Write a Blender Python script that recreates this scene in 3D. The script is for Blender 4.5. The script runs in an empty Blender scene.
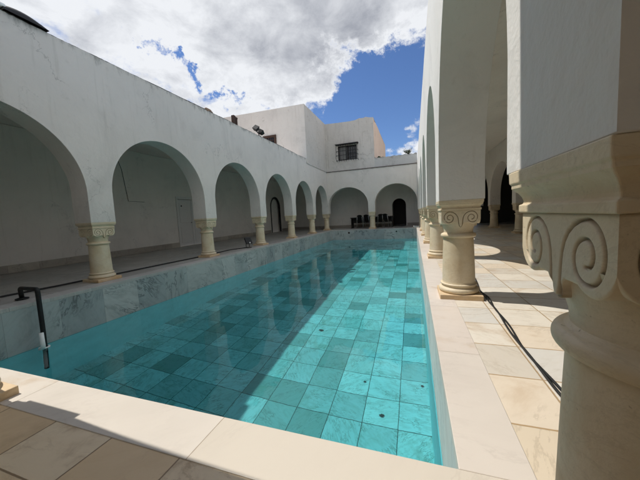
import bpy, bmesh, math, random
import numpy as np
from mathutils import Vector, Matrix
random.seed(4)
sc = bpy.context.scene
C = sc.collection
PI = math.pi

# ------------------------------------------------------------------ node helpers
class NT:
    def __init__(s, tree): s.t = tree
    def n(s, typ, **k):
        nd = s.t.nodes.new(typ)
        for a, v in k.items():
            if a == 'i':
                for kk, vv in v.items(): s.put(nd.inputs[kk], vv)
            else: setattr(nd, a, v)
        return nd
    def put(s, sock, v):
        if isinstance(v, bpy.types.NodeSocket): s.t.links.new(v, sock)
        elif isinstance(v, bpy.types.Node): s.t.links.new(v.outputs[0], sock)
        else: sock.default_value = v
    def m(s, op, a, b=0.0, c=None, clamp=False):
        nd = s.n('ShaderNodeMath', operation=op, use_clamp=clamp)
        s.put(nd.inputs[0], a); s.put(nd.inputs[1], b)
        if c is not None: s.put(nd.inputs[2], c)
        return nd.outputs[0]
    def mix(s, f, a, b, mode='MIX'):
        nd = s.n('ShaderNodeMix', data_type='RGBA', blend_type=mode)
        s.put(nd.inputs[0], f); s.put(nd.inputs[6], a); s.put(nd.inputs[7], b)
        return nd.outputs[2]
    def noise(s, vec, scale, detail=4, rough=.55, dist=0.0, out=0):
        nd = s.n('ShaderNodeTexNoise', i={'Vector': vec, 'Scale': scale, 'Detail': detail, 'Roughness': rough, 'Distortion': dist})
        return nd.outputs[out]
    def ramp(s, f, stops, interp='LINEAR'):
        nd = s.n('ShaderNodeValToRGB'); cr = nd.color_ramp; cr.interpolation = interp
        while len(cr.elements) < len(stops): cr.elements.new(.5)
        for e, (p, c) in zip(cr.elements, stops):
            e.position = p; e.color = c if len(c) == 4 else (*c, 1)
        s.put(nd.inputs[0], f); return nd.outputs[0]
    def mr(s, v, a, b, c=0.0, d=1.0):
        nd = s.n('ShaderNodeMapRange', i={'Value': v, 'From Min': a, 'From Max': b, 'To Min': c, 'To Max': d})
        return nd.outputs[0]
    def ss(s, v, a, b, c=0.0, d=1.0):
        nd = s.n('ShaderNodeMapRange', interpolation_type='SMOOTHSTEP', i={'Value': v, 'From Min': a, 'From Max': b, 'To Min': c, 'To Max': d})
        return nd.outputs[0]

def newmat(name):
    m = bpy.data.materials.new(name); m.use_nodes = True
    nt = NT(m.node_tree); b = m.node_tree.nodes['Principled BSDF']
    return m, nt, b
def col(c): return (*c, 1)
def g3(v, r=1, g=1, b=1): return (v*r, v*g, v*b, 1)

def plaster(name, c, dirt=.12, dirtcol=(.45, .42, .36), bump=.35, topz=None):
    m, nt, b = newmat(name)
    P = nt.n('ShaderNodeTexCoord').outputs['Object']
    n1 = nt.noise(P, .7, 5, .6); n2 = nt.noise(P, 6, 5, .6); n3 = nt.noise(P, 55, 4, .6)
    mp = nt.n('ShaderNodeMapping', i={'Vector': P, 'Scale': (5, 5, .35)})
    st = nt.noise(mp, 2.2, 5, .6)
    base = nt.mix(nt.mr(n1, .35, .7), col(c), col([x*.9 for x in c]))
    base = nt.mix(nt.m('MULTIPLY', nt.ss(st, .56, .75), dirt), base, col(dirtcol))
    base = nt.mix(nt.m('MULTIPLY', nt.ss(n2, .6, .8), dirt*1.2), base, col(dirtcol))
    wide = nt.noise(nt.n('ShaderNodeMapping', i={'Vector': P, 'Scale': (.9, .9, .7)}), 1.1, 6, .65, .8)
    base = nt.mix(nt.m('MULTIPLY', nt.ss(wide, .52, .70), min(.5, dirt*1.6)), base, col([x*.74 for x in c]))
    vo = nt.n('ShaderNodeTexVoronoi', feature='DISTANCE_TO_EDGE', i={'Scale': .55})
    wv = nt.n('ShaderNodeVectorMath', operation='MULTIPLY_ADD', i={0: nt.noise(P, 2.6, 6, .65, 0, 1), 1: (1.1, 1.1, 1.1), 2: P})
    nt.put(vo.inputs['Vector'], wv)
    ck = nt.m('MULTIPLY', nt.ss(vo.outputs['Distance'], .001, .006, 1, 0), nt.ss(nt.noise(P, .9, 3), .50, .62))
    base = nt.mix(nt.m('MULTIPLY', ck, .55), base, col([x*.35 for x in c]))
    if topz is not None:      # weathered rim on top of the wall
        z = nt.n('ShaderNodeSeparateXYZ', i={0: P}).outputs[2]
        k = nt.ss(nt.m('ADD', z, nt.m('MULTIPLY', nt.m('SUBTRACT', nt.noise(nt.n('ShaderNodeMapping', i={'Vector': P, 'Scale': (3, 3, 1)}), 1.6, 5, .7), .5), .9)), topz-.12, topz+.12)
        base = nt.mix(nt.m('MULTIPLY', k, .7), base, col((.2, .19, .17)))
        k2 = nt.ss(nt.m('ADD', z, nt.m('MULTIPLY', nt.m('SUBTRACT', st, .5), .05)), topz-.016, topz-.006)
        base = nt.mix(k2, base, col((.07, .065, .06)))
    nt.put(b.inputs['Base Color'], base)
    b.inputs['Roughness'].default_value = .85
    h = nt.m('ADD', nt.m('MULTIPLY', n2, 1.1), nt.m('MULTIPLY', n3, .16))
    h = nt.m('ADD', h, nt.m('MULTIPLY', nt.noise(P, 15, 3, .5), .45))
    h = nt.m('SUBTRACT', h, nt.m('MULTIPLY', ck, .4))
    h = nt.m('ADD', h, nt.m('MULTIPLY', nt.noise(nt.n('ShaderNodeMapping', i={'Vector': P, 'Scale': (7, 7, 3)}), 2, 3), .25))
    bp = nt.n('ShaderNodeBump', i={'Height': h, 'Strength': bump, 'Distance': .02})
    nt.put(b.inputs['Normal'], bp)
    return m

def stone(name, c, c2, bump=.3, dark=(.22, .15, .07)):
    m, nt, b = newmat(name)
    P = nt.n('ShaderNodeTexCoord').outputs['Object']
    r = nt.n('ShaderNodeObjectInfo').outputs['Random']
    P2 = nt.n('ShaderNodeVectorMath', operation='ADD', i={0: P}); nt.put(P2.inputs[1], nt.n('ShaderNodeCombineXYZ', i={0: nt.m('MULTIPLY', r, 7.), 1: nt.m('MULTIPLY', r, 3.)}))
    P2 = P2.outputs[0]
    n1 = nt.noise(P2, 4, 6, .6, .3); n2 = nt.noise(P2, 26, 5, .65); n3 = nt.noise(P2, 140, 3, .6)
    base = nt.mix(nt.ss(n1, .35, .7), col(c), col(c2))
    base = nt.mix(nt.m('MULTIPLY', nt.ss(n2, .58, .8), .35), base, col(dark))
    base = nt.mix(nt.m('MULTIPLY', nt.ss(nt.noise(P2, 70, 2), .7, .78), .6), base, col(dark))
    vv = nt.noise(nt.n('ShaderNodeMapping', i={'Vector': P2, 'Scale': (1, 1, 2.4), 'Rotation': (.5, .3, 0)}), 5, 7, .68, .7)
    base = nt.mix(nt.m('MULTIPLY', nt.ss(nt.m('ABSOLUTE', nt.m('SUBTRACT', vv, .5)), 0, .02, 1, 0), .13), base, col(dark))
    base = nt.mix(nt.m('MULTIPLY', nt.ss(nt.noise(P2, 2.1, 5, .6), .5, .72), .35), base, col((.74, .68, .56)))
    gr = nt.n('ShaderNodeAttribute', attribute_name='grime', attribute_type='GEOMETRY').outputs['Fac']
    base = nt.mix(nt.m('MULTIPLY', gr, .85), base, col((.20, .13, .065)))
    nt.put(b.inputs['Base Color'], base)
    nt.put(b.inputs['Roughness'], nt.mr(n1, .3, .7, .5, .72))
    h = nt.m('ADD', nt.m('MULTIPLY', n1, 1.), nt.m('ADD', nt.m('MULTIPLY', n2, .25), nt.m('MULTIPLY', n3, .05)))
    nt.put(b.inputs['Normal'], nt.n('ShaderNodeBump', i={'Height': h, 'Strength': bump, 'Distance': .012}))
    return m

def tiles(name, ax, size, off, tones, grout, gcol, veincol, vein=.6, rough=.45, veinscale=2.5, shift=0., stain=None, stainamt=.3, bump=.4, spec=.5, wobble=0.):
    """stone slabs: every slab with its own tone, veins and stains"""
    m, nt, b = newmat(name)
    P = nt.n('ShaderNodeTexCoord').outputs['Object']
    S = nt.n('ShaderNodeSeparateXYZ', i={0: P})
    u = S.outputs[ax[0]]; v = S.outputs[ax[1]]
    if wobble:
        v0 = nt.m('ADD', v, 0)
    U = nt.m('DIVIDE', nt.m('SUBTRACT', u, off[0]), size[0])
    iu = nt.m('FLOOR', U)
    w0 = nt.n('ShaderNodeTexWhiteNoise', noise_dimensions='1D'); nt.put(w0.inputs['W'], nt.m('ADD', iu, .37))
    V = nt.m('DIVIDE', nt.m('SUBTRACT', v, off[1]), size[1])
    if shift: V = nt.m('ADD', V, nt.m('MULTIPLY', w0.outputs[0], shift))
    iv = nt.m('FLOOR', V)
    fu = nt.m('SUBTRACT', U, iu); fv = nt.m('SUBTRACT', V, iv)
    eu = nt.m('MULTIPLY', nt.m('MINIMUM', fu, nt.m('SUBTRACT', 1, fu)), size[0])
    ev = nt.m('MULTIPLY', nt.m('MINIMUM', fv, nt.m('SUBTRACT', 1, fv)), size[1])
    e = nt.m('ADD', nt.m('MINIMUM', eu, ev), nt.m('MULTIPLY', nt.m('SUBTRACT', nt.noise(P, 35, 3), .5), grout*.7))
    gm = nt.ss(e, grout*.5, grout*1.1, 1, 0)
    w = nt.n('ShaderNodeTexWhiteNoise', noise_dimensions='2D'); nt.put(w.inputs['Vector'], nt.n('ShaderNodeCombineXYZ', i={0: iu, 1: iv}))
    rnd = w.outputs['Value']; rc = w.outputs['Color']
    tone = nt.ramp(rnd, [(i/max(1, len(tones)), t) for i, t in enumerate(tones)], 'CONSTANT')
    # veins: own offset and turn in each slab
    pv = nt.n('ShaderNodeVectorMath', operation='MULTIPLY_ADD', i={0: rc, 1: (9, 9, 9), 2: P})
    rot = nt.n('ShaderNodeVectorRotate', rotation_type='Z_AXIS' if ax == (0, 1) else ('X_AXIS' if ax == (1, 2) else 'Y_AXIS'), i={'Vector': pv.outputs[0]})
    nt.put(rot.inputs['Angle'], nt.m('MULTIPLY', rnd, 6.0))
    mp = nt.n('ShaderNodeMapping', i={'Vector': rot.outputs[0], 'Scale': (1, 3.2, 1.4)})
    vn = nt.noise(mp, veinscale, 7, .66, .45)
    ridge = nt.m('ABSOLUTE', nt.m('SUBTRACT', vn, .5))
    vm = nt.m('MULTIPLY', nt.ss(ridge, .0, .035, 1, 0), nt.ss(nt.noise(pv.outputs[0], veinscale*.8, 3), .42, .62))
    cloudy = nt.noise(mp, veinscale*.8, 6, .7, .6)
    c = nt.mix(nt.m('MULTIPLY', nt.ss(cloudy, .42, .72), vein*.55), tone, col(veincol))
    c = nt.mix(nt.m('MULTIPLY', vm, vein), c, col([x*.7 for x in veincol]))
    if stain is not None:
        sn = nt.noise(pv.outputs[0], 3.2, 6, .65, .5)
        sel = nt.ss(nt.m('FRACT', nt.m('MULTIPLY', rnd, 7.31)), .3, .8)
        c = nt.mix(nt.m('MULTIPLY', nt.m('MULTIPLY', nt.ss(sn, .48, .72), sel), stainamt), c, col(stain))
    big = nt.noise(P, .8, 4)
    c = nt.mix(nt.m('MULTIPLY', nt.ss(big, .45, .75), .18), c, col([x*.6 for x in veincol]))
    c = nt.mix(nt.m('MULTIPLY', gm, .9), c, col(gcol))
    nt.put(b.inputs['Base Color'], c)
    nt.put(b.inputs['Roughness'], nt.mr(cloudy, .3, .7, rough-.08, rough+.12))
    b.inputs['Specular IOR Level'].default_value = spec
    h = nt.m('SUBTRACT', nt.m('MULTIPLY', nt.noise(P, 60, 4), .08), gm)
    h = nt.m('ADD', h, nt.m('MULTIPLY', nt.noise(P, 9, 4), .25))
    nt.put(b.inputs['Normal'], nt.n('ShaderNodeBump', i={'Height': h, 'Strength': bump, 'Distance': .004}))
    return m

def simple(name, c, rough=.5, metal=0, bump=0, scale=40, var=.2):
    m, nt, b = newmat(name)
    P = nt.n('ShaderNodeTexCoord').outputs['Object']
    n = nt.noise(P, scale, 4)
    nt.put(b.inputs['Base Color'], nt.mix(nt.mr(n, .3, .7), col([x*(1-var) for x in c]), col([min(1, x*(1+var)) for x in c])))
    b.inputs['Roughness'].default_value = rough; b.inputs['Metallic'].default_value = metal
    if bump: nt.put(b.inputs['Normal'], nt.n('ShaderNodeBump', i={'Height': n, 'Strength': bump, 'Distance': .005}))
    return m

M = {}
M['white'] = plaster('shade-toned old whitewash', (.745, .70, .645), .26, topz=4.1)  # shaded-side copy of the whitewash, shade tone put into the colour
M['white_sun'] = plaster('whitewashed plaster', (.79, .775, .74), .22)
M['white_low'] = plaster('whitewashed plaster below the ledge', (.74, .695, .635), .25)  # also toned for shade in its colour, unlike the sunlit wall
M['gallery'] = plaster('gallery plaster', (.79, .75, .69), .22)
M['parapet'] = plaster('weathered parapet plaster', (.58, .56, .53), .55, topz=4.42)
M['pink'] = plaster('warm weathered plaster', (.75, .71, .67), .45, (.50, .43, .38), .8)
M['greyplaster'] = plaster('grey weathered plaster', (.65, .61, .56), .6, (.32, .27, .22), .9)
M['tan'] = plaster('bare tan render', (.72, .56, .44), .8, (.42, .25, .14), 1.0)
M['lime'] = stone('yellow limestone', (.71, .61, .44), (.63, .505, .325), .6)
M['limebase'] = stone('warm limestone', (.68, .52, .33), (.60, .42, .23), .45)
M['deck'] = tiles('pale marble paving', (0, 1), (.4125, .4125), (.68, .577), [(.73, .67, .57), (.68, .58, .44), (.64, .61, .55), (.74, .69, .60), (.62, .56, .47), (.72, .62, .49)], .0062, (.38, .25, .12), (.50, .40, .28), .34, .42, 2.4, stain=(.42, .26, .12), stainamt=.55)
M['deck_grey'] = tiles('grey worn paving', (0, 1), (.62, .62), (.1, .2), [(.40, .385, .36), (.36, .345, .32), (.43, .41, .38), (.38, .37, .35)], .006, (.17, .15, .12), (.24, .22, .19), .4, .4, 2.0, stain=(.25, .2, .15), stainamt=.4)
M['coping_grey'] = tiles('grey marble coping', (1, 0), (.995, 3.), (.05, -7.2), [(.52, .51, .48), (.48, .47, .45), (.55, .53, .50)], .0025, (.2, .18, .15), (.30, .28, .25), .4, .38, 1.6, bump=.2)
M['coping'] = tiles('polished marble coping', (0, 1), (1.31, 1.0), (-.935, .32), [(.65, .585, .505), (.67, .61, .53), (.64, .575, .48)], .0025, (.30, .23, .16), (.50, .42, .35), .15, .38, 2.6, stain=(.50, .36, .22), stainamt=.5, bump=.3)
M['copingside'] = tiles('polished marble coping slabs', (1, 0), (.995, 3.), (.05, -1.2), [(.66, .585, .51), (.68, .615, .545), (.66, .595, .52)], .0025, (.34, .27, .2), (.50, .42, .36), .22, .38, 2.6, stain=(.50, .36, .22), stainamt=.45, bump=.3)
pt = [(.80, .82, .80), (.62, .66, .64), (.76, .78, .75), (.36, .41, .38), (.82, .83, .80), (.56, .60, .58), (.46, .51, .48), (.74, .77, .74), (.66, .70, .66), (.80, .81, .78)]
M['poolfloor'] = tiles('pool floor marble', (0, 1), (.418, .418), (-.222, .985), pt, .0058, (.035, .06, .045), (.27, .30, .25), .75, .5, 6.5, shift=.06, stain=(.26, .30, .20), stainamt=.6)
wt = [(.44, .47, .46), (.50, .52, .50), (.40, .43, .43), (.47, .50, .49), (.55, .56, .54)]
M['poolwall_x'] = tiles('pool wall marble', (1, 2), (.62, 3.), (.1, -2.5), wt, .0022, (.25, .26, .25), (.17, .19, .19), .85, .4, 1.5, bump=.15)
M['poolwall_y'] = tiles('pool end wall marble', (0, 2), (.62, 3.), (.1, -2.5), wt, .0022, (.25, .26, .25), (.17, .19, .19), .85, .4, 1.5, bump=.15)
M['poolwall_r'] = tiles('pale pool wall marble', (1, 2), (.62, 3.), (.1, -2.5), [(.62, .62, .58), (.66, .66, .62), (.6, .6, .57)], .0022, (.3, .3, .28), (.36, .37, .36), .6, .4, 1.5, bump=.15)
M['inscatter_band'] = simple('pale pool lining', (.74, .86, .88), .6, 0, .2, 3, .08)  # brightness of light scattered in the water, put into the wall colour
M['skirt'] = tiles('marble skirting', (1, 2), (.6, 3.), (.2, -1), [(.42, .38, .32), (.48, .44, .37), (.38, .34, .29)], .003, (.2, .17, .14), (.26, .23, .19), .6, .5, 3)
M['black'] = simple('black rubber', (.010, .010, .010), .62)
M['iron'] = simple('dark painted iron', (.018, .017, .017), .5, .3, .2)
M['darkwood'] = simple('dark wood', (.022, .016, .012), .55, 0, .3, 15)
M['void'] = simple('unlit room plaster', (.06, .055, .05), .9)  # darkness of the unlit rooms is put into the plaster colour
M['whitepaint'] = simple('white painted wood', (.66, .65, .62), .5, 0, .1, 20, .04)
M['plastic'] = simple('white plastic', (.9, .9, .88), .35, 0, 0, 20, .03)
M['seat'] = simple('black plastic seat', (.008, .008, .008), .75)
M['seat'].node_tree.nodes['Principled BSDF'].inputs['Specular IOR Level'].default_value = .15
M['rust'] = simple('rusty iron', (.075, .042, .03), .8, .2, .4, 60, .5)
M['leafgreen'] = simple('dark green leaf', (.045, .075, .025), .5, 0, 0, 6, .4)
M['bark'] = simple('bark', (.12, .09, .06), .9, 0, .5)
M['leafdry'] = simple('wet dark leaf', (.02, .018, .012), .6)
M['steel'] = simple('dull steel', (.45, .45, .43), .3, .9)
M['brick'] = simple('crumbling brick and mortar', (.30, .20, .14), .95, 0, .8, 30, .4)
M['ground'] = simple('dry earth', (.35, .28, .2), .95, 0, .5, 3, .2)
# window glass
m, nt, b = newmat('dark window glass'); b.inputs['Base Color'].default_value = (.01, .012, .015, 1); b.inputs['Roughness'].default_value = .08
M['glass'] = m

# water: clear, blue-green, faint ripples
m, nt, b = newmat('pool water')
b.inputs['Transmission Weight'].default_value = 1; b.inputs['Roughness'].default_value = 0; b.inputs['IOR'].default_value = 1.333
b.inputs['Base Color'].default_value = (.19, .885, .985, 1)
P = nt.n('ShaderNodeTexCoord').outputs['Object']
h = nt.m('ADD', nt.noise(nt.n('ShaderNodeMapping', i={'Vector': P, 'Scale': (1, .55, 1)}), 2.2, 2, .5, .4), nt.m('MULTIPLY', nt.noise(P, 9, 2, .5), .12))
nt.put(b.inputs['Normal'], nt.n('ShaderNodeBump', i={'Height': h, 'Strength': .07, 'Distance': .05}))
M['water'] = m

M['deck_near'] = tiles('stained marble paving', (0, 1), (.4125, .4125), (.68, .577), [(.78, .62, .40), (.75, .57, .35), (.80, .66, .46), (.77, .60, .39)], .0045, (.22, .14, .07), (.56, .38, .20), .4, .42, 2.4, stain=(.28, .15, .06), stainamt=.8)
# ------------------------------------------------------------------ mesh helpers
def link(name, me, mat=None, parent=None, smooth=False, loc=None):
    o = bpy.data.objects.new(name, me); C.objects.link(o)
    if mat is not None:
        for mm in (mat if isinstance(mat, (list, tuple)) else [mat]): me.materials.append(mm)
    if parent is not None: o.parent = parent
    if smooth:
        for p in me.polygons: p.use_smooth = True
    if loc is not None: o.location = loc
    return o
def tag(o, label=None, cat=None, group=None, kind=None):
    if label: o['label'] = label
    if cat: o['category'] = cat
    if group: o['group'] = group
    if kind: o['kind'] = kind
    return o
def empty(name, loc, label, cat, group=None):
    o = bpy.data.objects.new(name, None); C.objects.link(o); o.location = loc; o.empty_display_size = .1
    return tag(o, label, cat, group, 'thing')
class MB:
    def __init__(s): s.v = []; s.f = []; s.mi = []
    def quad(s, pts, mi=0):
        n = len(s.v); s.v += [tuple(p) for p in pts]; s.f.append(tuple(range(n, n+len(pts)))); s.mi.append(mi)
    def box(s, a, b, mi=0):
        x0, y0, z0 = a; x1, y1, z1 = b; n = len(s.v)
        s.v += [(x0, y0, z0), (x1, y0, z0), (x1, y1, z0), (x0, y1, z0), (x0, y0, z1), (x1, y0, z1), (x1, y1, z1), (x0, y1, z1)]
        for f in ((0, 3, 2, 1), (4, 5, 6, 7), (0, 1, 5, 4), (1, 2, 6, 5), (2, 3, 7, 6), (3, 0, 4, 7)):
            s.f.append(tuple(n+i for i in f)); s.mi.append(mi)
    def tube(s, pts, r, seg=10, caps=True, mi=0):
        pts = [Vector(p) for p in pts]; n0 = len(s.v)
        rs = r if isinstance(r, (list, tuple)) else [r]*len(pts)
        up = Vector((0, 0, 1)); prev = None
        for i, p in enumerate(pts):
            d = (pts[min(i+1, len(pts)-1)]-pts[max(i-1, 0)]).normalized()
            if prev is None:
                a = d.cross(up if abs(d.z) < .95 else Vector((1, 0, 0))).normalized()
            else:
                a = (prev - d*prev.dot(d)).normalized()
            prev = a; b_ = d.cross(a)
            for k in range(seg):
                t = 2*PI*k/seg; s.v.append(tuple(p+(a*math.cos(t)+b_*math.sin(t))*rs[i]))
        for i in range(len(pts)-1):
            for k in range(seg):
                k2 = (k+1) % seg
                s.f.append((n0+i*seg+k, n0+(i+1)*seg+k, n0+(i+1)*seg+k2, n0+i*seg+k2)); s.mi.append(mi)
        if caps:
            s.f.append(tuple(n0+k for k in range(seg))); s.mi.append(mi)
            s.f.append(tuple(n0+(len(pts)-1)*seg+k for k in reversed(range(seg)))); s.mi.append(mi)
    def lathe(s, prof, seg=40, cx=0, cy=0, mi=0):
        n0 = len(s.v)
        for r, z in prof:
            for k in range(seg):
                t = 2*PI*k/seg; s.v.append((cx+r*math.cos(t), cy+r*math.sin(t), z))
        for i in range(len(prof)-1):
            for k in range(seg):
                k2 = (k+1) % seg
                s.f.append((n0+i*seg+k, n0+i*seg+k2, n0+(i+1)*seg+k2, n0+(i+1)*seg+k)); s.mi.append(mi)
        s.f.append(tuple(n0+k for k in reversed(range(seg)))); s.mi.append(mi)
        s.f.append(tuple(n0+(len(prof)-1)*seg+k for k in range(seg))); s.mi.append(mi)
    def sqloft(s, prof):
        n0 = len(s.v)
        for h, z in prof: s.v += [(-h, -h, z), (h, -h, z), (h, h, z), (-h, h, z)]
        for i in range(len(prof)-1):
            for k in range(4):
                k2 = (k+1) % 4; s.f.append((n0+i*4+k, n0+i*4+k2, n0+(i+1)*4+k2, n0+(i+1)*4+k)); s.mi.append(0)
        s.f.append((n0+3, n0+2, n0+1, n0)); s.mi.append(0)
        e = n0+(len(prof)-1)*4; s.f.append((e, e+1, e+2, e+3)); s.mi.append(0)
    def mesh(s, name, merge=True):
        me = bpy.data.meshes.new(name); me.from_pydata(s.v, [], s.f)
        for p, i in zip(me.polygons, s.mi): p.material_index = i
        if merge:
            bm = bmesh.new(); bm.from_mesh(me); bmesh.ops.remove_doubles(bm, verts=bm.verts, dist=1e-5)
            bm.to_mesh(me); bm.free()
        me.validate(); return me
    def build(s, name, mat, parent=None, smooth=False, bevel=0, seg=2, merge=True, auto=False):
        o = link(name, s.mesh(name, merge), mat, parent, smooth)
        if auto:
            for p in o.data.polygons: p.use_smooth = True
            es = o.data
            bm = bmesh.new(); bm.from_mesh(es)
            for e in bm.edges:
                if len(e.link_faces) == 2 and e.calc_face_angle(0) > math.radians(35): e.smooth = False
            bm.to_mesh(es); bm.free()
        if bevel:
            md = o.modifiers.new('bevel', 'BEVEL'); md.width = bevel; md.segments = seg; md.limit_method = 'ANGLE'; md.angle_limit = math.radians(50)
        return o
def struct(name, mb, mat, **k):
    o = mb.build(name, mat, **k); o['kind'] = 'structure'; return o

# ------------------------------------------------------------------ main sizes (metres)
XR, XL, YN, YF = .143, -5.08, 1.085, 17.42       # pool rim
ZW, ZF = -.64, -2.09                              # water level, pool floor
H = 1.09                                          # column height
ZS, ZC = 1.62, 2.85                               # spring line and crown of the arches
TOP = 4.1

# ------------------------------------------------------------------ setting: paving, pool
def ring(mb, x0, x1, y0, y1, hx0, hx1, hy0, hy1, z):
    mb.quad([(x0, y0, z), (x1, y0, z), (x1, hy0, z), (x0, hy0, z)])
    mb.quad([(x0, hy1, z), (x1, hy1, z), (x1, y1, z), (x0, y1, z)])
    mb.quad([(x0, hy0, z), (hx0, hy0, z), (hx0, hy1, z), (x0, hy1, z)])
    mb.quad([(hx1, hy0, z), (x1, hy0, z), (x1, hy1, z), (hx1, hy1, z)])
mb = MB(); mb.quad([(XL-.01, .84, 0), (6.9, .84, 0), (6.9, YN-.01, 0), (XL-.01, YN-.01, 0)]); mb.quad([(XR+.01, YN-.01, 0), (6.9, YN-.01, 0), (6.9, YF+.25, 0), (XR+.01, YF+.25, 0)]); struct('paving', mb, M['deck'])
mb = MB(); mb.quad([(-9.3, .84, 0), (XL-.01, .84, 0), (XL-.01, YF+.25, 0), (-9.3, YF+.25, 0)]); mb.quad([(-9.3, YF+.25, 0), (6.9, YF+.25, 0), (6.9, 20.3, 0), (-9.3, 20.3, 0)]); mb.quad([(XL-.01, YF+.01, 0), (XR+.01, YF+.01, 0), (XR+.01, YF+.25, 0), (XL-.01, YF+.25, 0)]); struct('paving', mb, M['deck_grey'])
mb = MB(); mb.quad([(-9.3, -3.2, 0), (6.9, -3.2, 0), (6.9, .84, 0), (-9.3, .84, 0)]); struct('paving', mb, M['deck_near'])
mb = MB(); ring(mb, -140, 140, -140, 140, -9.5, 7.0, -3.4, 20.6, -.03); struct('ground', mb, M['ground'])

def rim(name, a, b, mat):
    mb = MB(); mb.box((a[0], a[1], -.05), (b[0], b[1], .004))
    return struct(name, mb, mat, bevel=.003)
rim('pool_rim_near', (XL-.30, YN-.255), (XR+.262, YN), M['coping'])
rim('pool_rim_right', (XR, YN+.001), (XR+.262, YF-.001), M['copingside'])
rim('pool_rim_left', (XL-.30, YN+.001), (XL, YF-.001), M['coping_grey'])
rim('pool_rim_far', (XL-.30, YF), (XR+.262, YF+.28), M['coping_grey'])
for o in C.objects:
    if o.name.startswith('pool_rim'): o.name = 'pool_rim'

t = .12
mb = MB(); mb.box((XL-t, YN-t, ZF-.1), (XR+t, YF+t, ZF)); fl = struct('pool_floor', mb, M['poolfloor'])
mb = MB(); mb.box((XL-t, YN, ZF), (XL-.003, YF, -.05)); pw1 = struct('pool_wall', mb, M['poolwall_x'])
mb = MB(); mb.box((XR+.003, YN, ZF), (XR+t, YF, -.05)); pw2 = struct('pool_wall', mb, M['poolwall_r'])
mb = MB(); mb.box((XL-t, YN-t, ZF), (XR+t, YN-.003, -.05)); pw3 = struct('pool_wall', mb, M['poolwall_y'])
mb = MB(); mb.box((XL-t, YF+.003, ZF), (XR+t, YF+t, -.05)); pw4 = struct('pool_wall', mb, M['poolwall_y'])
mb = MB(); nx, ny = 14, 44
for i in range(nx):
    for j in range(ny):
        x0 = XL+(XR-XL)*i/nx; x1 = XL+(XR-XL)*(i+1)/nx; y0 = YN+(YF-YN)*j/ny; y1 = YN+(YF-YN)*(j+1)/ny
        mb.quad([(x0-.002*(i == 0), y0, ZW), (x1, y0, ZW), (x1, y1, ZW), (x0-.002*(i == 0), y1, ZW)])
water = struct('water', mb, M['water'], smooth=True)
water.cycles.is_caustics_caster = True
for o in (fl, pw1, pw2, pw3, pw4): o.cycles.is_caustics_receiver = True

mb = MB(); zt = -.675  # thin pale sheets added below water level to imitate in-scattered light
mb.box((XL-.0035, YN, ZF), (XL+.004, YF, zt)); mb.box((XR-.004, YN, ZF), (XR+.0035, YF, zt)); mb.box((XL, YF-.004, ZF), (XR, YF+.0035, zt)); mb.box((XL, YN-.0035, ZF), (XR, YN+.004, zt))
lin = struct('pool_inscatter_band', mb, M['inscatter_band'], merge=False); lin.cycles.is_caustics_receiver = True
# ------------------------------------------------------------------ stone columns
HW = .190
def volute_face_mesh():
    # groove path of one volute (u>0), then a mirrored one
    path = []
    cu, cz = .108, .902
    for i in range(71):
        th = -PI/2 + 2*PI*1.5*i/70          # starts under the eye, goes out to the top
        k = i/70
        r = .018+.049*k**1.15
        path.append((cu+r*math.cos(th)*.92, cz+r*math.sin(th)))
    # from the top of the outer turn down to the tongue
    for (a, b_) in ((.085, .966), (.066, .958), (.048, .944), (.034, .925), (.025, .90), (.021, .87), (.019, .84), (.015, .82), (.008, .804), (0, .801)):
        path.append((a, b_))
    # inner hook at the eye
    path = np.array(path)
    def dist(U, Z):
        d = np.full(U.shape, 9.)
        for a, b_ in zip(path[:-1], path[1:]):
            ab = b_-a; L2 = (ab**2).sum()
            tt = np.clip(((U-a[0])*ab[0]+(Z-a[1])*ab[1])/L2, 0, 1)
            d = np.minimum(d, np.hypot(U-a[0]-tt*ab[0], Z-a[1]-tt*ab[1]))
        return d
    nu, nv = 196, 96
    u = np.linspace(-HW, HW, nu+1)
    au = np.abs(u)
    def zb(a):
        R = .069; c = .124
        if a < .022: return .797+.033*(a/.022)**2
        if a < .066: return .830+(.846-.830)*min(1, (a-.022)/.014)
        q = max(0, R*R-(a-c)**2)
        z_ = .902-math.sqrt(q)
        return min(z_, .846) if a < c else z_
    zbot = np.array([zb(a) for a in au])
    vv = np.linspace(0, 1, nv+1)
    U = np.repeat(u[:, None], nv+1, 1); Z = zbot[:, None]+(.979-zbot[:, None])*vv[None, :]
    D = dist(np.abs(U), Z)
    dep = .0085*np.exp(-(D/.0034)**2)
    # rounded lower edge
    edge = np.clip((Z-zbot[:, None])/.006, 0, 1); dep = dep+.004*(1-edge)**2
    G = np.exp(-(D/.0036)**2)*.95+np.exp(-((.979-Z)/.004)**2)*.5
    grm = []
    verts = []; faces = []
    for s in range(4):
        ca, sa = [(1, 0), (0, 1), (-1, 0), (0, -1)][s]
        n0 = len(verts)
        def put(uu, off, zz):
            x, y = uu, -off
            verts.append((x*ca-y*sa, x*sa+y*ca, zz))
        for i in range(nu+1):
            put(U[i, 0], HW-.075, Z[i, 0]+.002); grm.append(.2)
            for j in range(nv+1):
                put(U[i, j], HW-dep[i, j], Z[i, j]); grm.append(min(1., float(G[i, j])))
        w = nv+2
        for i in range(nu):
            for j in range(w-1):
                a = n0+i*w+j; faces.append((a, a+w, a+w+1, a+1))
    me = bpy.data.meshes.new('capital'); me.from_pydata(verts, [], faces)
    at = me.attributes.new('grime', 'FLOAT', 'POINT'); at.data.foreach_set('value', grm)
    return me
cap_core = MB()
cap_core.lathe([(.150, .735), (.152, .76), (.160, .79), (.170, .82), (.178, .85), (.180, .88), (.180, .979)], 48)
me_face = volute_face_mesh(); me_core = cap_core.mesh('core')
bm = bmesh.new(); bm.from_mesh(me_face); bm.from_mesh(me_core)
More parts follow.
